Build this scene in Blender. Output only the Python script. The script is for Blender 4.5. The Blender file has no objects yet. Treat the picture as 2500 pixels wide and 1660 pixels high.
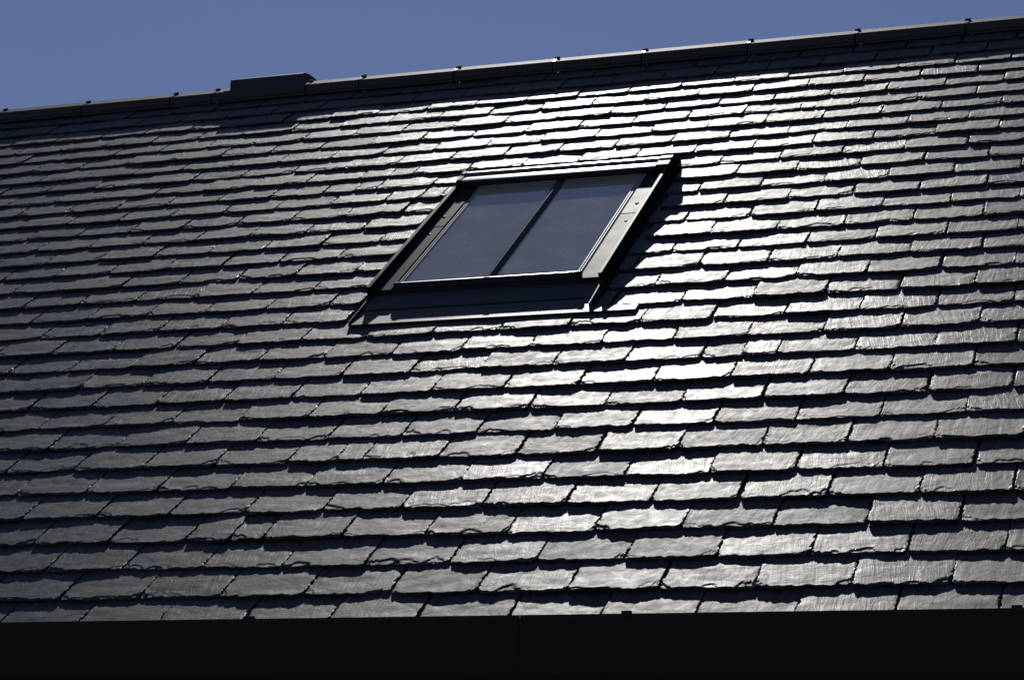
import bpy, bmesh, math, random
import numpy as np
from mathutils import Matrix, Vector
# ------------------------------------------------------------------ frame of the roof slope
PITCH = math.radians(42.0)
EAVE_Z = 3.02
c_, s_ = math.cos(PITCH), math.sin(PITCH)
def W(u, v, n=0.0):
    """roof coordinates (along the eaves, up the slope, above the slope) -> world"""
    return Vector((u, v * c_ - n * s_, v * s_ + n * c_ + EAVE_Z))
def Wd(d):
    return Vector((d[0], d[1] * c_ - d[2] * s_, d[1] * s_ + d[2] * c_))
scene = bpy.context.scene
# ------------------------------------------------------------------ camera
cam_d = bpy.data.cameras.new('camera')
cam_d.sensor_fit = 'HORIZONTAL'; cam_d.sensor_width = 36.0
cam_d.lens = 5444.11 / 2500 * 36
cam_d.clip_start = 0.1; cam_d.clip_end = 5000
cam = bpy.data.objects.new('camera', cam_d)
scene.collection.objects.link(cam)
RM = [[0.9511594, 0.26220135, -0.16293022], [-0.05097469, -0.38714491, -0.92060871], [-0.30446245, 0.88395094, -0.35487089]]
X = Wd(RM[0]).normalized(); Y = -Wd(RM[1]).normalized(); Zb = -Wd(RM[2]).normalized()
P = W(2.62103188, -5.74093197, 3.24212488)
cam.matrix_world = Matrix(((X[0], Y[0], Zb[0], P[0]), (X[1], Y[1], Zb[1], P[1]), (X[2], Y[2], Zb[2], P[2]), (0, 0, 0, 1)))
scene.camera = cam
# ------------------------------------------------------------------ sun, sky, exposure
SUN_ROOF = (-0.256, 0.961, 0.104)          # towards the sun, roof coordinates
sd = Wd(SUN_ROOF).normalized()
elev = math.asin(sd.z); azim = math.atan2(sd.x, sd.y)
sun_d = bpy.data.lights.new('sun', 'SUN')
sun_d.energy = 4.0; sun_d.angle = math.radians(0.5); sun_d.color = (1.0, 0.965, 0.915)
sun = bpy.data.objects.new('sun', sun_d)
scene.collection.objects.link(sun)
sun.rotation_euler = sd.to_track_quat('Z', 'Y').to_euler()
world = bpy.data.worlds.new('World'); scene.world = world; world.use_nodes = True
nt = world.node_tree; nt.nodes.clear()
sky = nt.nodes.new('ShaderNodeTexSky'); sky.sky_type = 'NISHITA'; sky.sun_disc = False
sky.sun_elevation = elev; sky.sun_rotation = azim
sky.altitude = 300; sky.air_density = 1.0; sky.dust_density = 0.1; sky.ozone_density = 5.0
bg = nt.nodes.new('ShaderNodeBackground'); bg.inputs['Strength'].default_value = 0.087
wo = nt.nodes.new('ShaderNodeOutputWorld')
tint = nt.nodes.new('ShaderNodeMix'); tint.data_type = 'RGBA'; tint.blend_type = 'MULTIPLY'; tint.inputs[0].default_value = 1.0
tint.inputs[7].default_value = (1.10, 0.935, 1.0, 1)      # camera white balance
nt.links.new(sky.outputs[0], tint.inputs[6]); nt.links.new(tint.outputs[2], bg.inputs[0]); nt.links.new(bg.outputs[0], wo.inputs[0])
scene.view_settings.view_transform = 'Standard'; scene.view_settings.look = 'None'
scene.view_settings.gamma = 1.0; scene.view_settings.use_curve_mapping = False
scene.view_settings.exposure = -0.75
# ------------------------------------------------------------------ helpers
rng = np.random.default_rng(11); random.seed(5)
def mat(name, col, rough=0.6, metal=0.0, spec=0.5, noise=None, bump=None, coat=0.0):
    m = bpy.data.materials.new(name); m.use_nodes = True
    t = m.node_tree; b = t.nodes['Principled BSDF']
    b.inputs['Base Color'].default_value = (*col, 1); b.inputs['Roughness'].default_value = rough
    b.inputs['Metallic'].default_value = metal; b.inputs['Specular IOR Level'].default_value = spec
    b.inputs['Coat Weight'].default_value = coat; b.inputs['Coat Roughness'].default_value = 0.15
    tc = t.nodes.new('ShaderNodeTexCoord')
    if noise:
        n = t.nodes.new('ShaderNodeTexNoise'); n.inputs['Scale'].default_value = noise[0]; n.inputs['Detail'].default_value = 5
        r = t.nodes.new('ShaderNodeValToRGB')
        r.color_ramp.elements[0].position = 0.3; r.color_ramp.elements[1].position = 0.7
        r.color_ramp.elements[0].color = (*[x * (1 - noise[1]) for x in col], 1)
        r.color_ramp.elements[1].color = (*[x * (1 + noise[1]) for x in col], 1)
        t.links.new(tc.outputs['Object'], n.inputs['Vector']); t.links.new(n.outputs['Fac'], r.inputs[0])
        t.links.new(r.outputs[0], b.inputs['Base Color'])
        mr = t.nodes.new('ShaderNodeMapRange'); mr.inputs['To Min'].default_value = rough * 0.85; mr.inputs['To Max'].default_value = min(1, rough * 1.15)
        t.links.new(n.outputs['Fac'], mr.inputs[0]); t.links.new(mr.outputs[0], b.inputs['Roughness'])
    if bump:
        n = t.nodes.new('ShaderNodeTexNoise'); n.inputs['Scale'].default_value = bump[0]; n.inputs['Detail'].default_value = 4
        bp = t.nodes.new('ShaderNodeBump'); bp.inputs['Distance'].default_value = bump[1]
        t.links.new(tc.outputs['Object'], n.inputs['Vector']); t.links.new(n.outputs['Fac'], bp.inputs['Height'])
        t.links.new(bp.outputs[0], b.inputs['Normal'])
    return m
def link(o, parent=None):
    scene.collection.objects.link(o)
    if parent is not None: o.parent = parent
    return o
def mesh_obj(name, verts, faces, m, parent=None, smooth=False):
    me = bpy.data.meshes.new(name); me.from_pydata([tuple(v) for v in verts], [], faces); me.materials.append(m)
    if smooth:
        for p in me.polygons: p.use_smooth = True
    me.update()
    return link(bpy.data.objects.new(name, me), parent)
class MB:
    """collects shapes given in roof coordinates"""
    def __init__(s): s.bm = bmesh.new()
    def box(s, u0, u1, v0, v1, n0, n1, n0b=None, n1b=None):
        """box; n0b/n1b: heights at the v1 end when they differ"""
        n0b = n0 if n0b is None else n0b; n1b = n1 if n1b is None else n1b
        vs = [s.bm.verts.new(W(*p)) for p in ((u0, v0, n0), (u1, v0, n0), (u1, v1, n0b), (u0, v1, n0b), (u0, v0, n1), (u1, v0, n1), (u1, v1, n1b), (u0, v1, n1b))]
        for f in ((3, 2, 1, 0), (4, 5, 6, 7), (0, 1, 5, 4), (1, 2, 6, 5), (2, 3, 7, 6), (3, 0, 4, 7)):
            s.bm.faces.new([vs[i] for i in f])
    def prism(s, prof, u0, u1, shear=0.0):
        """profile of (v, n) points swept along the eaves"""
        a = [s.bm.verts.new(W(u0 + shear * (n - 0.053), v, n)) for v, n in prof]; b = [s.bm.verts.new(W(u1 + shear * (n - 0.053), v, n)) for v, n in prof]
        k = len(prof)
        for i in range(k):
            j = (i + 1) % k
            s.bm.faces.new((a[i], a[j], b[j], b[i]))
        s.bm.faces.new(a[::-1]); s.bm.faces.new(b)
    def prismv(s, prof, v0, v1):
        """profile of (u, n) points swept up the slope"""
        a = [s.bm.verts.new(W(u, v0, n)) for u, n in prof]; b = [s.bm.verts.new(W(u, v1, n)) for u, n in prof]
        k = len(prof)
        for i in range(k):
            j = (i + 1) % k
            s.bm.faces.new((a[i], b[i], b[j], a[j]))
        s.bm.faces.new(a); s.bm.faces.new(b[::-1])
    def dome(s, u, v, n, r, h, seg=14, squash=1.0):
        top = s.bm.verts.new(W(u, v, n + h)); rings = []
        for rr, hh in ((0.5, 0.88), (0.85, 0.55), (1.0, 0.0)):
            rings.append([s.bm.verts.new(W(u + r * rr * math.cos(2 * math.pi * k / seg), v + r * rr * squash * math.sin(2 * math.pi * k / seg), n + h * hh)) for k in range(seg)])
        for k in range(seg):
            s.bm.faces.new((top, rings[0][k], rings[0][(k + 1) % seg]))
            for q in range(2):
                s.bm.faces.new((rings[q][k], rings[q + 1][k], rings[q + 1][(k + 1) % seg], rings[q][(k + 1) % seg]))
    def cyl(s, u, v, n0, n1, r, seg=12):
        a = [s.bm.verts.new(W(u + r * math.cos(2 * math.pi * k / seg), v + r * math.sin(2 * math.pi * k / seg), n0)) for k in range(seg)]
        b = [s.bm.verts.new(W(u + r * math.cos(2 * math.pi * k / seg), v + r * math.sin(2 * math.pi * k / seg), n1)) for k in range(seg)]
        for k in range(seg): s.bm.faces.new((a[k], a[(k + 1) % seg], b[(k + 1) % seg], b[k]))
        s.bm.faces.new(a[::-1]); s.bm.faces.new(b)
    def build(s, name, m, parent=None, bevel=0.0, smooth=False):
        bmesh.ops.recalc_face_normals(s.bm, faces=s.bm.faces)
        if bevel:
            bmesh.ops.bevel(s.bm, geom=list(s.bm.edges), offset=bevel, segments=2, profile=0.5, affect='EDGES')
        me = bpy.data.meshes.new(name); s.bm.to_mesh(me); s.bm.free(); me.materials.append(m)
        if smooth:
            for p in me.polygons: p.use_smooth = True
        return link(bpy.data.objects.new(name, me), parent)
def empty(name, loc, parent=None):
    o = bpy.data.objects.new(name, None); o.empty_display_size = 0.2
    if parent is None: o.location = loc
    return link(o, parent)
# ------------------------------------------------------------------ materials
def slate_material():
    m = bpy.data.materials.new('riven_slate'); m.use_nodes = True
    t = m.node_tree; L = t.links; N = t.nodes.new; b = t.nodes['Principled BSDF']
    def val(op, a, c=None, clamp=False):
        n = N('ShaderNodeMath'); n.operation = op; n.use_clamp = clamp
        for i, x in enumerate((a, c)):
            if x is None: continue
            if isinstance(x, (int, float)): n.inputs[i].default_value = x
            else: L.new(x, n.inputs[i])
        return n.outputs[0]
    uv = N('ShaderNodeUVMap'); uv.uv_map = 'slate_uv'
    at = N('ShaderNodeAttribute'); at.attribute_name = 'slate_var'
    sep = N('ShaderNodeSeparateColor'); L.new(at.outputs['Color'], sep.inputs[0])
    r1, r2, r3 = sep.outputs[0], sep.outputs[1], sep.outputs[2]
    rot = N('ShaderNodeVectorRotate'); rot.rotation_type = 'Z_AXIS'
    L.new(uv.outputs[0], rot.inputs['Vector']); L.new(val('MULTIPLY', val('SUBTRACT', r1, 0.5), 0.45), rot.inputs['Angle'])
    def noise(vec, sx, sy, detail, dist=0.0, rough=0.55):
        mp = N('ShaderNodeMapping'); mp.inputs['Scale'].default_value = (sx, sy, 1); L.new(vec, mp.inputs['Vector'])
        n = N('ShaderNodeTexNoise'); n.noise_dimensions = '2D'; n.inputs['Scale'].default_value = 1
        n.inputs['Detail'].default_value = detail; n.inputs['Distortion'].default_value = dist; n.inputs['Roughness'].default_value = rough
        L.new(mp.outputs[0], n.inputs['Vector']); return n.outputs['Fac']
    V = rot.outputs[0]
    streak = noise(V, 90, 5, 3, 0.3)                 # long ribs up the slope
    wood = noise(V, 10, 75, 3, 1.2)                  # growth-ring like cleavage lines across
    lump = noise(V, 22, 18, 4, 0.5)
    grain = noise(V, 520, 420, 2)
    vein = noise(V, 26, 3.0, 3, 0.6)
    ridge = val('SUBTRACT', 1.0, val('MULTIPLY', val('ABSOLUTE', val('SUBTRACT', vein, 0.5)), 28), True)   # thin lines
    band = noise(V, 24, 1.2, 2, 0.2)                 # broad soft bands up the slope
    bead = noise(V, 200, 160, 3)
    ridge = val('MULTIPLY', ridge, val('MULTIPLY', bead, 1.6), True)
    r2b = val('POWER', r2, 1.6)
    h = val('MULTIPLY', streak, val('ADD', val('MULTIPLY', r2b, 0.7), 0.10))
    h = val('ADD', h, val('MULTIPLY', wood, val('ADD', val('MULTIPLY', r3, 0.55), 0.12)))
    h = val('ADD', h, val('MULTIPLY', lump, 1.15))
    h = val('ADD', h, val('MULTIPLY', band, val('ADD', val('MULTIPLY', r3, 1.3), 0.2)))
    fine = noise(V, 60, 210, 4, 0.8, 0.65)           # small broken layers
    h = val('ADD', h, val('MULTIPLY', fine, val('ADD', val('MULTIPLY', r1, 0.22), 0.06)))
    h = val('ADD', h, val('MULTIPLY', grain, 0.09))
    h = val('ADD', h, val('MULTIPLY', ridge, val('ADD', val('MULTIPLY', r2b, 0.32), 0.08)))
    bp = N('ShaderNodeBump'); bp.inputs['Distance'].default_value = 0.0009; bp.inputs['Strength'].default_value = 1.0
    L.new(h, bp.inputs['Height']); L.new(bp.outputs[0], b.inputs['Normal'])
    mix = N('ShaderNodeMix'); mix.data_type = 'RGBA'
    mix.inputs[6].default_value = (0.021, 0.0228, 0.026, 1); mix.inputs[7].default_value = (0.045, 0.0455, 0.047, 1)
    L.new(val('ADD', val('MULTIPLY', r3, 0.5), val('MULTIPLY', lump, 0.5), True), mix.inputs[0])
    mix2 = N('ShaderNodeMix'); mix2.data_type = 'RGBA'; mix2.inputs[7].default_value = (0.10, 0.10, 0.097, 1)
    L.new(mix.outputs[2], mix2.inputs[6]); L.new(val('MULTIPLY', ridge, 0.5), mix2.inputs[0])
    spot = noise(V, 70, 55, 3, 0.4)
    sp = val('MULTIPLY', val('SUBTRACT', spot, 0.72), 9.0, True)
    mix3 = N('ShaderNodeMix'); mix3.data_type = 'RGBA'; mix3.inputs[7].default_value = (0.20, 0.19, 0.17, 1)
    L.new(mix2.outputs[2], mix3.inputs[6]); L.new(val('MULTIPLY', sp, 0.6), mix3.inputs[0])
    L.new(mix3.outputs[2], b.inputs['Base Color'])
    rg = val('ADD', val('MULTIPLY', r1, 0.10), val('ADD', val('MULTIPLY', lump, 0.22), 0.35))
    L.new(rg, b.inputs['Roughness'])
    b.inputs['Specular IOR Level'].default_value = 0.30; b.inputs['IOR'].default_value = 1.45
    return m
M_slate = slate_material()
M_black = mat('black_painted_metal', (0.010, 0.010, 0.011), 0.4, 0.0, 0.25, noise=(6, 0.15))
M_cover = mat('satin_cover_metal', (0.012, 0.0125, 0.015), 0.42, 0.0, 0.055, noise=(9, 0.1), bump=(5, 0.0006))
M_apron = mat('dull_apron_metal', (0.018, 0.018, 0.020), 0.42, 0.0, 0.22, noise=(14, 0.2), bump=(9, 0.0015))
M_rail = mat('gloss_black_rail', (0.012, 0.012, 0.014), 0.45, 0.0, 0.5)
M_cover.node_tree.nodes['Principled BSDF'].inputs['IOR'].default_value = 1.22
M_rail.node_tree.nodes['Principled BSDF'].inputs['IOR'].default_value = 1.12
M_hood = mat('hood_metal', (0.02, 0.021, 0.025), 0.30, 0.0, 0.7, noise=(5, 0.1))
M_gasket = mat('grey_gasket', (0.26, 0.26, 0.28), 0.5, 0.0, 0.3)
M_alu = mat('bare_aluminium', (0.45, 0.45, 0.46), 0.35, 1.0)
M_ridge = mat('granular_ridge_tile', (0.062, 0.058, 0.053), 0.65, 0.0, 0.15, noise=(260, 0.35), bump=(420, 0.0008))
M_vent = mat('smooth_vent_plastic', (0.022, 0.023, 0.025), 0.55, 0.0, 0.4, noise=(80, 0.15))
M_bolt = mat('black_clip_rubber', (0.008, 0.008, 0.009), 0.9, 0.0, 0.1)
M_steel = mat('stainless_strap', (0.65, 0.65, 0.63), 0.28, 1.0)
M_gutter = mat('matt_black_gutter', (0.036, 0.027, 0.018), 0.7, 0.0, 0.2, noise=(4, 0.2))
M_wall = mat('dark_render', (0.03, 0.03, 0.03), 0.9, noise=(3, 0.2), bump=(120, 0.002))
M_deck = mat('roof_underlay', (0.02, 0.02, 0.02), 0.9)
M_blind = mat('grey_blind_cloth', (0.85, 0.85, 0.85), 0.9, noise=(30, 0.08))
M_header = mat('olive_header_strip', (0.26, 0.23, 0.17), 0.4)
# ------------------------------------------------------------------ ground
g = mat('gravel_and_grass', (0.05, 0.055, 0.04), 0.95, noise=(0.6, 0.4), bump=(20, 0.02))
gr = mesh_obj('ground', [(-900, -900, 0), (900, -900, 0), (900, 900, 0), (-900, 900, 0)], [(0, 1, 2, 3)], g)
gr['kind'] = 'structure'
# ------------------------------------------------------------------ the house
U0, U1 = -6.6, 3.9
VR = 6.61                                   # apex of the slope
house = empty('house', W((U0 + U1) / 2, VR, 0) * 1.0)
house.location = (0, 0, 0)
house['label'] = 'grey slate roofed house with a skylight, clipped ridge caps and black gutter'
house['category'] = 'house'
apex = W(0, VR, 0); RY = apex.y; RZ = apex.z
# walls and rear slope
def wbox(name, x0, x1, y0, y1, z0, z1, m, parent):
    v = [(x0, y0, z0), (x1, y0, z0), (x1, y1, z0), (x0, y1, z0), (x0, y0, z1), (x1, y0, z1), (x1, y1, z1), (x0, y1, z1)]
    return mesh_obj(name, v, [(3, 2, 1, 0), (4, 5, 6, 7), (0, 1, 5, 4), (1, 2, 6, 5), (2, 3, 7, 6), (3, 0, 4, 7)], m, parent)
y0, y1 = 0.30, 2 * RY - 0.30; x0, x1 = U0 + 0.15, U1 - 0.15
zt = EAVE_Z - 0.06
za = zt + 0.06 + (RY - 0.30) * math.tan(PITCH)
vv = [(x0, y0, 0), (x1, y0, 0), (x1, y1, 0), (x0, y1, 0), (x0, y0, zt + 0.06), (x1, y0, zt + 0.06), (x1, y1, zt + 0.06), (x0, y1, zt + 0.06), (x0, RY, za), (x1, RY, za)]
mesh_obj('wall', vv, [(0, 1, 5, 4), (2, 3, 7, 6), (1, 2, 6, 9, 5), (3, 0, 4, 8, 7), (4, 5, 9, 8), (6, 7, 8, 9)], M_wall, house)
wbox('fascia_board', U0, U1, 0.035, 0.06, EAVE_Z - 0.30, EAVE_Z + 0.012, M_gutter, house)
wbox('soffit', U0, U1, 0.062, 0.30, EAVE_Z - 0.295, EAVE_Z - 0.275, M_gutter, house)
d = MB(); d.box(U0, U1, 0.02, VR, -0.080, -0.0370); d.build('roof_deck', M_deck, house)
rv = [W(U0, VR, -0.005), W(U1, VR, -0.005), W(U1, 0, -0.005), W(U0, 0, -0.005)]
rear = []
for q in rv: rear.append(Vector((q.x, 2 * RY - q.y, q.z)))
rear += [Vector((q.x, q.y, q.z - 0.10)) for q in rear]
mesh_obj('rear_roof', rear, [(0, 1, 2, 3), (7, 6, 5, 4), (0, 4, 5, 1), (1, 5, 6, 2), (2, 6, 7, 3), (3, 7, 4, 0)], M_slate, house)
# ------------------------------------------------------------------ slates
E = 0.20543; SW = 0.300; T = 0.0122; SLOPE = T / E
WIN = (-1.016, 0.112)                       # slates are cut back to these sides of the skylight
PH = {}                                     # phase of the joints, measured row by row
p0 = {1: -0.995, 2: -1.124, 3: -1.252, 4: -1.377, 5: -1.493, 6: -1.619, 7: 0.705, 8: 0.827, 9: 0.698, 10: 0.567, 11: 0.693, 12: 0.54, 13: 0.651, 14: 0.522,
      15: 0.398, 16: 1.009, 17: 0.875, 18: 0.994, 19: 0.864, 20: 0.728, 21: 0.846, 22: 0.752, 23: 0.861, 24: 0.729, 25: 0.602, 26: 0.733, 27: 0.587, 28: 0.713, 29: 0.6}
for k, v in p0.items(): PH[k] = v * 1.2
PH[0] = PH[1] + 0.15; PH[30] = PH[29] + 0.15; PH[31] = PH[29]
def vnoise(shape, n_nodes, axis_len):
    """smooth 1-D value noise, one row per slate: shape=(S, n) samples over axis_len nodes"""
    S, n = shape
    r = rng.standard_normal((S, n_nodes + 2))
    t = np.linspace(0, n_nodes - 1e-6, n) if axis_len is None else axis_len * n_nodes
    i = np.floor(t).astype(int); f = t - i; f = f * f * (3 - 2 * f)
    return r[:, i] * (1 - f) + r[:, i + 1] * f
def vnoise2(S, ny, nx, ay, ax, gy, gx):
    r = rng.standard_normal((S, gy + 2, gx + 2))
    ty = ay * gy; iy = np.minimum(np.floor(ty).astype(int), gy); fy = ty - iy; fy = fy * fy * (3 - 2 * fy)
    tx = ax * gx; ix = np.minimum(np.floor(tx).astype(int), gx); fx = tx - ix; fx = fx * fx * (3 - 2 * fx)
    a = r[:, iy][:, :, ix]; b = r[:, iy][:, :, ix + 1]; c = r[:, iy + 1][:, :, ix]; d_ = r[:, iy + 1][:, :, ix + 1]
    fx = fx[None, None, :]; fy = fy[None, :, None]
    return (a * (1 - fx) + b * fx) * (1 - fy) + (c * (1 - fx) + d_ * fx) * fy
S_ARR = np.concatenate([[0, 1, 2, 3.5, 5, 7, 9, 11.5, 14, 17, 20.5, 24.5, 29, 34, 39, 45], np.arange(52, 216, 8), [235, 300, 405]]) / 1000
allV, allF, allUV, allC, allS = [], [], [], [], []; base = 0
slates = []
for k in range(0, 32):
    v0 = k * E
    j0 = math.floor((U0 - PH[k]) / SW) - 1; j1 = math.ceil((U1 - PH[k]) / SW) + 1
    for j in range(j0, j1):
        a = PH[k] + j * SW + random.gauss(0, 0.0018); b = PH[k] + (j + 1) * SW + random.gauss(0, 0.0018)
        a += 0.0016 + random.random() * 0.0016; b -= 0.0016 + random.random() * 0.0016
        if b < U0 + 0.05 or a > U1 - 0.05: continue
        a = max(a, U0); b = min(b, U1)
        if 13 <= k <= 21:
            if a > WIN[0] and b < WIN[1]: continue
            if a < WIN[0] < b: b = WIN[0] - random.random() * 0.006
            elif a < WIN[1] < b: a = WIN[1] + random.random() * 0.006
        if b - a < 0.03: continue
        pieces = [(a, b)]
        if b - a > 0.27 and random.random() < 0.02:
            mid = a + (b - a) * random.uniform(0.45, 0.7); pieces = [(a, mid - 0.001), (mid + 0.001, b)]
        for (a, b) in pieces: slates.append((k, a, b))
for part in range(2):
    sel = [s for s in slates if (s[0] <= 14) == (part == 0)]
    nx = 76 if part == 0 else 52
    S = len(sel); ny = len(S_ARR)
    k_ = np.array([s[0] for s in sel], float); A = np.array([s[1] for s in sel]); B = np.array([s[2] for s in sel])
    ax = np.linspace(0, 1, nx); ay = S_ARR / S_ARR[-1]
    wid = (B - A)[:, None]
    x = (ax - 0.68 * np.sin(2 * np.pi * ax) / (2 * np.pi))[None] * wid      # S,nx, finer near the sides
    # ragged bottom edge
    e = vnoise((S, nx), 5, None) * 0.0026 + vnoise((S, nx), 17, None) * 0.0024 + vnoise((S, nx), 45, None) * 0.0014
    e += rng.normal(0, 0.00035, (S, nx))
    e += rng.normal(0, 0.0024, (S, 1)) + (ax[None] - 0.5) * rng.normal(0, 0.0032, (S, 1))
    for side in (0, 1):
        dd = x if side == 0 else wid - x
        r = rng.uniform(0.008, 0.036, (S, 1)); q = np.clip(1 - dd / r, 0, 1)
        e += np.minimum(r, 0.02) * rng.uniform(0.25, 0.85, (S, 1)) * q ** 2
    sl = S_ARR[None, :, None]
    y = sl + e[:, None, :] * np.clip(1 - sl / 0.3, 0, 1)
    # sides
    lx = np.abs(vnoise((S, ny), 48, ay)) * 0.0016 + vnoise((S, ny), 9, ay) * 0.0008
    rx = -np.abs(vnoise((S, ny), 48, ay)) * 0.0024 + vnoise((S, ny), 9, ay) * 0.0008
    xx = x[:, None, :] + lx[:, :, None] * np.clip(1 - x[:, None, :] / 0.03, 0, 1) + rx[:, :, None] * np.clip(1 - (wid[:, None] - x[:, None, :]) / 0.03, 0, 1)
    # top surface
    dl = x[:, None, :] + 0 * sl; dr = (wid - x)[:, None, :] + 0 * sl
    t_i = T * rng.uniform(0.82, 1.20, (S, 1, 1))
    lift = np.abs(rng.normal(0, 0.0009, (S, 1, 1))) + (rng.random((S, 1, 1)) < 0.06) * rng.uniform(0.0005, 0.0016, (S, 1, 1))
    plane = -T + t_i + lift * np.clip(1 - sl / 0.4, 0, 1) - SLOPE * y
    plane = plane + (ax[None, None] - 0.5) * rng.normal(0, 0.0018, (S, 1, 1)) - (sl / 0.4) * rng.normal(0, 0.0016, (S, 1, 1))
    cur = rng.normal(0, 0.0007, (S, 1, 1)) * (2 * ax[None, None] - 1) ** 2
    h = plane + cur
    h = h + vnoise2(S, ny, nx, ay, ax, 9, 4) * 0.00042 + vnoise2(S, ny, nx, ay, ax, 26, 12) * 0.00013 + vnoise2(S, ny, nx, ay, ax, 8, 26) * 0.00010
    under = plane - t_i + cur
    # cleavage flakes: shallow scars opening at the edges
    for q in range(7):
        kind = rng.random((S, 1, 1))
        on = rng.random((S, 1, 1)) < (0.8 if q < 4 else 0.5)
        x0_ = rng.uniform(0, 1, (S, 1, 1)) * wid[:, None]
        x0_ = np.where(kind < 0.3, 0, np.where(kind > 0.7, wid[:, None], x0_))
        hw = rng.uniform(0.010, 0.085, (S, 1, 1)); Ls = 0.003 + 0.036 * rng.random((S, 1, 1)) ** 2.0
        wob = 1 + 0.22 * vnoise((S, nx), 24, None)[:, None, :]
        lim = Ls * wob * np.clip(1 - ((xx - x0_) / hw) ** 2, 0, 1) ** 0.6
        dep = rng.uniform(0.0006, 0.0026, (S, 1, 1))
        ins = np.clip((lim - sl) / 0.0012, 0, 1)
        h = h - on * ins * dep
    # sides: small flakes along the long edges
    for dd in (dl, dr):
        wv = np.clip(0.0006 + 0.0030 * vnoise((S, ny), 60, ay)[:, :, None] + 0.002 * vnoise((S, ny), 14, ay)[:, :, None], 0.0002, 0.016)
        h = h - np.clip(1 - dd / wv, 0, 1) * np.clip((wv - 0.001) / 0.002, 0, 1) * t_i * rng.uniform(0.15, 0.5, (S, 1, 1))
    # dressed bottom edge
    wb = np.clip(0.0030 + 0.003 * vnoise((S, nx), 26, None) + 0.002 * vnoise((S, nx), 9, None), 0.0008, 0.013)[:, None, :]
    h = h - np.clip(1 - sl / wb, 0, 1) ** 1.2 * t_i * (0.36 + 0.14 * vnoise((S, nx), 30, None)[:, None, :])
    h = np.maximum(h, under + 0.0012)
    # a few broken corners: a wedge is missing altogether
    yv = np.minimum(y + (k_ * E)[:, None, None], VR - 0.012)
    top = np.stack([xx + A[:, None, None], yv, h], -1)     # S,ny,nx,3
    # bottom face: three rows hanging from the edge
    ed = top[:, 0]                                                   # S,nx,3
    un = under[:, 0]
    def face_row(f, jit):
        p = ed.copy(); p[..., 2] = ed[..., 2] * (1 - f) + un * f
        p[..., 1] += rng.normal(0, jit, p.shape[:2]) + 0.0008 * f
        return p
    bot = np.stack([ed, face_row(0.35, 0.0006), face_row(0.7, 0.0006), face_row(1.0, 0.0003)], 1)
    def side_rows(ix):
        eS = top[:, :, ix]; p2 = eS.copy(); p2[..., 2] = under[:, :, ix]
        return np.stack([eS, p2], 1)                                  # S,2,ny,3
    sL = side_rows(0); sR = side_rows(-1)
    def grid(r, c_n, off, flip=False):
        i = np.arange(r - 1)[:, None] * c_n + np.arange(c_n - 1)[None]
        q = np.stack([i, i + 1, i + c_n + 1, i + c_n], -1).reshape(-1, 4) + off
        return q[:, ::-1] if flip else q
    n_top = ny * nx; n_bot = 4 * nx; n_s = 2 * ny
    F = np.concatenate([grid(ny, nx, 0), grid(4, nx, n_top, True), grid(2, ny, n_top + n_bot), grid(2, ny, n_top + n_bot + n_s, True)])
    V = np.concatenate([top.reshape(S, -1, 3), bot.reshape(S, -1, 3), sL.reshape(S, -1, 3), sR.reshape(S, -1, 3)], 1)
    nV = V.shape[1]
    FF = F[None] + (np.arange(S) * nV)[:, None, None] + base
    off = rng.uniform(0, 40, (S, 1, 2))
    UVv = V[..., :2] - np.stack([A, k_ * E], 1)[:, None] + off
    col = np.concatenate([rng.random((S, 3)), np.ones((S, 1))], 1)
    sm = np.ones(len(F), dtype=bool); sm[:8 * (nx - 1)] = False; sm[(ny - 1) * (nx - 1):(ny + 2) * (nx - 1)] = False      # crisp dressed edge
    allS.append(np.tile(sm, S))
    allV.append(V.reshape(-1, 3)); allF.append(FF.reshape(-1, 4)); allUV.append(UVv.reshape(-1, 2)); allC.append(np.repeat(col, nV, 0))
    base += S * nV
V = np.concatenate(allV); F = np.concatenate(allF); UVs = np.concatenate(allUV); COL = np.concatenate(allC)
Vw = np.stack([V[:, 0], V[:, 1] * c_ - V[:, 2] * s_, V[:, 1] * s_ + V[:, 2] * c_ + EAVE_Z], 1)
me = bpy.data.meshes.new('slates')
me.vertices.add(len(Vw)); me.vertices.foreach_set('co', Vw.astype(np.float32).ravel())
me.loops.add(F.size); me.loops.foreach_set('vertex_index', F.astype(np.int32).ravel())
me.polygons.add(len(F)); me.polygons.foreach_set('loop_start', np.arange(0, F.size, 4, dtype=np.int32))
me.polygons.foreach_set('loop_total', np.full(len(F), 4, dtype=np.int32))
me.polygons.foreach_set('use_smooth', np.concatenate(allS))
me.update(calc_edges=True)
uvl = me.uv_layers.new(name='slate_uv'); uvl.data.foreach_set('uv', UVs[F.ravel()].astype(np.float32).ravel())
ca = me.color_attributes.new('slate_var', 'FLOAT_COLOR', 'POINT'); ca.data.foreach_set('color', COL.astype(np.float32).ravel())
me.materials.append(M_slate)
so = link(bpy.data.objects.new('roof_slates', me), house)
print('slates', len(slates), 'verts', len(Vw))
del V, F, UVs, COL, Vw, allV, allF, allUV, allC
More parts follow.
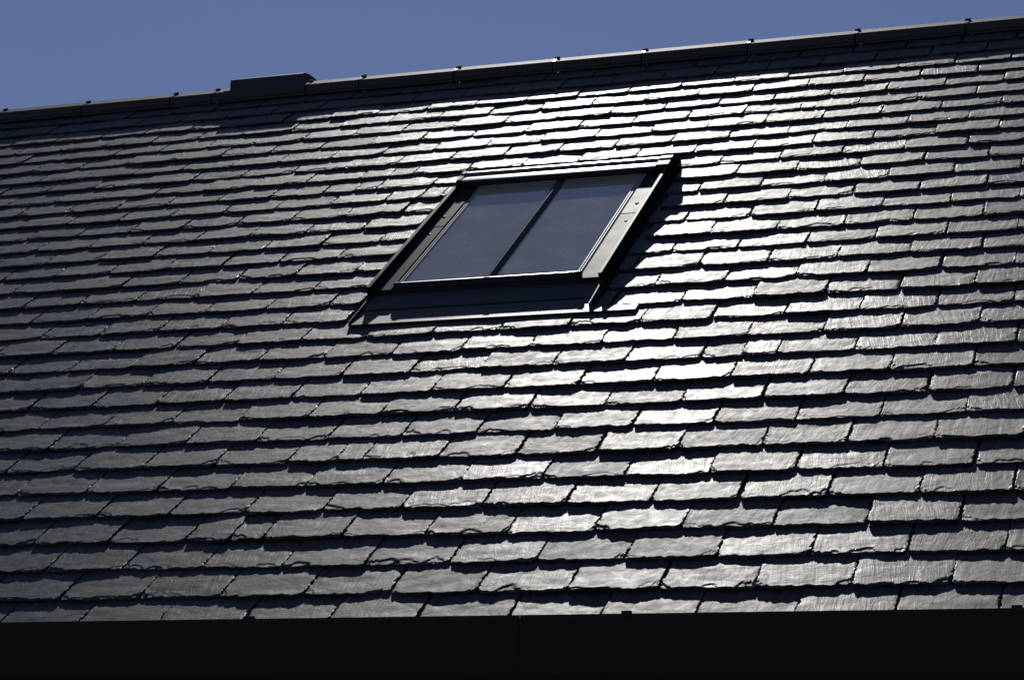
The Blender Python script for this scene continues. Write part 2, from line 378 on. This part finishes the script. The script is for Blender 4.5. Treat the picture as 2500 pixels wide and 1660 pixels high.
# ------------------------------------------------------------------ ridge
def rearpt(v, n):
    """mirror a profile point of the front slope to the rear one, in roof coordinates"""
    p = W(0, v, n); yy = 2 * RY - p.y; zz = p.z - EAVE_Z
    return (yy * c_ + zz * s_, -yy * s_ + zz * c_)
front = [(6.512, 0.0), (6.522, 0.014), (6.518, 0.016), (6.550, 0.050), (6.555, 0.053), (6.600, 0.0492), (6.645, 0.0460)]
inner = [(6.610, 0.022), (6.57, 0.034), (6.522, -0.002)]
prof = front + [rearpt(*q) for q in front[::-1]] + [rearpt(*q) for q in inner[::-1]] + inner
joints = [-6.60, -5.99, -5.375, -4.761, -4.165, -3.550, -3.264, -2.639, -2.289, -1.678, -1.061, -0.522, 0.103, 0.720, 1.335, 1.95, 2.565, 3.18, 3.9]
for i in range(len(joints) - 1):
    a, b = joints[i], joints[i + 1]
    mb = MB(); dz = random.uniform(-0.0012, 0.0012)
    mb.prism([(v, n + dz) for v, n in prof], a + 0.004, b - 0.004)
    cap = mb.build('ridge_cap', M_ridge, house)
    if i == 0: continue
    # union at the joint: steel strap, black bolt
    su = joints[i]
    mb = MB()
    mb.prism([(6.548, 0.052), (6.555, 0.0565), (6.640, 0.0500), (6.640, 0.042)], su - 0.002, su + 0.014)
    mb.build('clip_strap', M_steel, cap)
    mb = MB()
    mb.prism([(6.538, 0.032), (6.549, 0.045), (6.555, 0.0480), (6.64, 0.0400), (6.64, 0.03), (6.57, 0.030)], su - 0.022, su - 0.003)
    mb.cyl(su + 0.006, 6.634, 0.040, 0.0555, 0.017)
    mb.dome(su + 0.006, 6.634, 0.0555, 0.017, 0.002)
    mb.build('clip_bolt', M_bolt, cap)
# raised vent terminal
mb = MB()
vp_ = [(6.556, 0.0535), (6.570, 0.0580), (6.672, 0.0885), (6.682, 0.0915), (6.708, 0.0900), (6.724, 0.0840), (6.740, 0.0650), (6.735, 0.020), (6.640, 0.020)]
mb.prism(vp_, -3.145, -2.660, -1.0)
vent = mb.build('ridge_vent', M_vent, house, bevel=0.002)
mb = MB(); mb.prism([(6.556, 0.0545), (6.559, 0.058), (6.640, 0.0510), (6.640, 0.046)], -3.19, -3.151); mb.build('vent_flange', M_ridge, vent)
mb = MB(); mb.prism([(6.556, 0.0545), (6.559, 0.058), (6.640, 0.0510), (6.640, 0.046)], -2.659, -2.648); mb.build('vent_flange', M_ridge, vent)
# ------------------------------------------------------------------ skylight
sk = empty('skylight', W(-0.415, 2.85, 0), house)
UL, UR = -1.003, 0.084                      # outer edges of the rails
VB = 2.945
HR = 0.047; HC = 0.027; B0 = -0.036         # heights above the face of the slates
# base box (curb) and front face
mb = MB()
mb.box(UL + 0.004, -0.884, VB + 0.01, 4.46, B0, HC - 0.007); mb.box(-0.021, UR - 0.004, VB + 0.01, 4.46, B0, HC - 0.007)
mb.prism([(VB - 0.022, B0), (VB - 0.020, 0.008), (VB - 0.002, 0.011), (VB + 0.002, 0.0195), (VB + 0.020, 0.0195), (VB + 0.020, B0)], UL + 0.005, UR - 0.005)
mb.prism([(VB + 0.0205, B0), (VB + 0.0205, 0.021), (VB + 0.036, 0.0380), (VB + 0.0500, 0.0400), (VB + 0.054, 0.026), (VB + 0.054, B0)], -0.887, -0.018)
mb.box(-0.884, -0.021, 4.33, 4.46, B0, 0.016)
mb.prism([(2.768, -0.0085), (2.768, 0.0005), (2.780, 0.0020), (2.9225, 0.0100), (2.9225, -0.0150)], UL + 0.012, UR - 0.012)
mb.build('frame', M_black, sk, bevel=0.0010)
for nm, a, b in (('side_rail', UL, UL + 0.020), ('side_rail', UR - 0.016, UR)):
    mb = MB(); mb.box(a, b, VB - 0.004, 4.52, B0, HR - 0.001, B0, HR)
    mb.build(nm, M_rail, sk, bevel=0.0012)
mb = MB(); mb.box(UR + 0.0005, UR + 0.0045, VB - 0.002, 4.40, B0, 0.028); mb.build('side_trim', M_rail, sk, bevel=0.0008)
# covers: two lengths each side, with dimpled screw heads
for a, b in ((UL + 0.0205, -0.889), (-0.019, UR - 0.0165)):
    for va, vb, dz in ((VB - 0.001, 3.770, 0.0), (3.764, 4.42, 0.0020)):
        mb = MB(); mb.box(a, b, va, vb, HC - 0.006 + dz, HC - 0.001 + dz, HC - 0.006 + dz, HC + dz)
        cv = mb.build('side_cover', M_cover, sk, bevel=0.0009)
        mb = MB(); vs = 3.90 if dz else 3.66
        mb.dome((a + b) / 2 + 0.004, vs, HC + dz - 0.0004, 0.009, 0.0020, squash=1.4)
        mb.build('screw_head', M_cover, cv, smooth=True)
# gasket ribs along the panes
for a in (-0.8815, -0.8695, -0.0500, -0.0385):
    mb = MB(); mb.prismv([(a, 0.014), (a + 0.0085, 0.014), (a + 0.0085, 0.0235), (a + 0.0072, 0.0262), (a + 0.0018, 0.0258), (a, 0.0240)], VB + 0.030, 4.36)
    mb.build('gasket', M_gasket, sk)
# central glazing bar
mb = MB(); mb.prismv([(-0.475, 0.014), (-0.428, 0.014), (-0.428, 0.0240), (-0.4490, 0.0345), (-0.4520, 0.0358), (-0.4550, 0.0345), (-0.475, 0.0240)], VB + 0.055, 4.36)
mb.build('glazing_bar', M_black, sk, bevel=0.0008)
for u in (-0.868, -0.452, -0.036):
    mb = MB(); mb.box(u - 0.013, u + 0.013, VB + 0.038, VB + 0.047, 0.0365, 0.0430); mb.build('glass_clip', M_steel, sk, bevel=0.0015)
mb = MB(); mb.box(-0.854, -0.0500, VB + 0.0400, VB + 0.0480, 0.0380, 0.0412, 0.0380, 0.0406); mb.build('sill_strip', M_alu, sk, bevel=0.0006)
# panes
gm = bpy.data.materials.new('dusty_window_glass'); gm.use_nodes = True
t = gm.node_tree; t.nodes.clear(); N = t.nodes.new
out = N('ShaderNodeOutputMaterial'); gl = N('ShaderNodeBsdfGlossy'); gl.inputs['Roughness'].default_value = 0.03
tr = N('ShaderNodeBsdfTransparent'); tr.inputs[0].default_value = (0.92, 0.93, 0.93, 1)
df = N('ShaderNodeBsdfDiffuse'); df.inputs[0].default_value = (0.84, 0.80, 0.74, 1)
fr = N('ShaderNodeFresnel'); fr.inputs[0].default_value = 1.5
ns = N('ShaderNodeTexNoise'); ns.inputs['Scale'].default_value = 60; ns.inputs['Detail'].default_value = 6
n2 = N('ShaderNodeTexNoise'); n2.inputs['Scale'].default_value = 5
tcn = N('ShaderNodeTexCoord'); t.links.new(tcn.outputs['Object'], ns.inputs['Vector']); t.links.new(tcn.outputs['Object'], n2.inputs['Vector'])
rmp = N('ShaderNodeMapRange'); rmp.inputs['From Min'].default_value = 0.3; rmp.inputs['From Max'].default_value = 0.8; rmp.inputs['To Min'].default_value = 0.55; rmp.inputs['To Max'].default_value = 0.75
mx0 = N('ShaderNodeMath'); mx0.operation = 'MULTIPLY'; t.links.new(ns.outputs['Fac'], mx0.inputs[0]); t.links.new(n2.outputs['Fac'], mx0.inputs[1])
mad = N('ShaderNodeMath'); mad.operation = 'MULTIPLY'; mad.inputs[1].default_value = 2.0; t.links.new(mx0.outputs[0], mad.inputs[0]); t.links.new(mad.outputs[0], rmp.inputs[0])
m1 = N('ShaderNodeMixShader'); m2 = N('ShaderNodeMixShader')
t.links.new(rmp.outputs[0], m1.inputs[0]); t.links.new(tr.outputs[0], m1.inputs[1]); t.links.new(df.outputs[0], m1.inputs[2])
t.links.new(fr.outputs[0], m2.inputs[0]); t.links.new(m1.outputs[0], m2.inputs[1]); t.links.new(gl.outputs[0], m2.inputs[2]); t.links.new(m2.outputs[0], out.inputs[0])
gclear = bpy.data.materials.new('clear_inner_glass'); gclear.use_nodes = True; tt = gclear.node_tree; tt.nodes.clear()
to = tt.nodes.new('ShaderNodeOutputMaterial'); ttr = tt.nodes.new('ShaderNodeBsdfTransparent'); ttr.inputs[0].default_value = (0.96, 0.97, 0.97, 1); tt.links.new(ttr.outputs[0], to.inputs[0])
for a, b in ((-0.883, -0.4755), (-0.4275, -0.022)):
    mb = MB(); mb.box(a, b, VB + 0.0545, 4.36, 0.0170, 0.0215); pn = mb.build('pane', gm, sk)
    pn.data.materials.append(gclear)
    nrm = Wd((0, 0, 1))
    for p in pn.data.polygons: p.material_index = 0 if p.normal.dot(nrm) > 0.5 else 1
mb = MB(); mb.box(-0.883, -0.022, VB + 0.055, 4.329, -0.010, 0.000); mb.build('blind', M_blind, sk)
# header strips seen under the hood
mb = MB()
for i, (va, hh) in enumerate(((4.215, 0.0240), (4.248, 0.0262), (4.282, 0.0285), (4.318, 0.0305))):
    mb.box(-0.8550, -0.4755, va, va + 0.022, 0.0217, hh); mb.box(-0.4275, -0.0485, va, va + 0.022, 0.0217, hh)
mb.build('header_strip', M_header, sk, bevel=0.001)
# hood across the head
mb = MB()
hp = [(4.350, 0.010), (4.350, 0.0500), (4.356, 0.0545), (4.366, 0.0562), (4.390, 0.0566), (4.425, 0.0548), (4.458, 0.0515), (4.463, 0.0590), (4.472, 0.0612), (4.496, 0.0590), (4.60, 0.016), (4.63, 0.000), (4.63, B0), (4.350, B0)]
mb.prism(hp, -0.980, 0.022)
mb.build('hood', M_hood, sk, bevel=0.0006)
hq = [(4.338, B0), (4.338, 0.0500), (4.372, 0.0592), (4.45, 0.0588), (4.463, 0.0622), (4.505, 0.0612), (4.60, 0.021), (4.64, 0.002), (4.64, B0)]
for a, b in ((-1.005, -0.981), (0.023, 0.087)):
    mb = MB(); mb.prism(hq, a, b); mb.build('hood_end', M_rail, sk, bevel=0.0012)
# apron flashing below
mb = MB()
mb.prism([(2.598, -0.0040), (2.598, 0.0045), (2.70, -0.0010), (2.94, -0.0060), (2.94, -0.010), (2.70, -0.0055)], -0.976, 0.100)
mb.box(0.1005, 0.302, 2.598, 2.664, -0.0042, 0.0044, -0.0098, -0.0010)
mb.box(-0.982, -0.9765, 2.62, 2.94, -0.018, 0.010, -0.018, 0.012)
mb.box(0.0880, 0.0925, 2.66, 2.94, 0.001, 0.016, -0.001, 0.024)
mb.build('apron_flashing', M_apron, sk)
# side soakers under the slates
for a, b in ((-1.03, UL - 0.001), (UR + 0.005, 0.165)):
    mb = MB(); mb.box(a, b, 2.80, 4.60, -0.0355, -0.024); mb.build('side_flashing', M_black, sk)
# ------------------------------------------------------------------ gutter (world axes)
def gprof():
    y, z = -0.124, EAVE_Z - 0.0045
    return [(y - 0.004, z), (y - 0.006, z - 0.004), (y - 0.006, z - 0.10), (y - 0.005, z - 0.18), (y + 0.008, z - 0.220), (y + 0.026, z - 0.238), (0.033, z - 0.238), (0.033, z + 0.0),
            (0.029, z + 0.0), (0.029, z - 0.230), (y + 0.033, z - 0.230), (y + 0.016, z - 0.216), (y + 0.003, z - 0.18), (y - 0.001, z - 0.02)]
gp = gprof(); k = len(gp)
segs = [U0 - 0.05, -5.3, -3.4, -1.5, 0.55, 2.3, U1 + 0.05]
gv, gf = [], []
for a, b in zip(segs[:-1], segs[1:]):
    o = len(gv)
    gv += [(a + 0.0006, y, z) for y, z in gp] + [(b - 0.0006, y, z) for y, z in gp]
    gf += [(o + i, o + (i + 1) % k, o + k + (i + 1) % k, o + k + i) for i in range(k)]
    gf += [tuple(o + i for i in range(k))[::-1], tuple(o + k + i for i in range(k))]
gut = mesh_obj('gutter', gv, gf, M_gutter, house)
for u in (-5.1, -4.0, -2.78, -1.57, -0.345, 0.882, 2.022, 3.2):
    gx = []
    y, z = -0.124, EAVE_Z - 0.0045
    def bx(x0, x1, y0, y1, z0, z1):
        o = len(gx); gx.extend([(x0, y0, z0), (x1, y0, z0), (x1, y1, z0), (x0, y1, z0), (x0, y0, z1), (x1, y0, z1), (x1, y1, z1), (x0, y1, z1)])
        return [tuple(o + i for i in f) for f in ((3, 2, 1, 0), (4, 5, 6, 7), (0, 1, 5, 4), (1, 2, 6, 5), (2, 3, 7, 6), (3, 0, 4, 7))]
    fs = bx(u - 0.015, u + 0.015, y - 0.008, y + 0.008, z - 0.012, z + 0.008)
    fs += bx(u - 0.011, u + 0.011, y + 0.0085, 0.030, z - 0.004, z + 0.003)
    mesh_obj('gutter_bracket', gx, fs, M_gutter, gut)
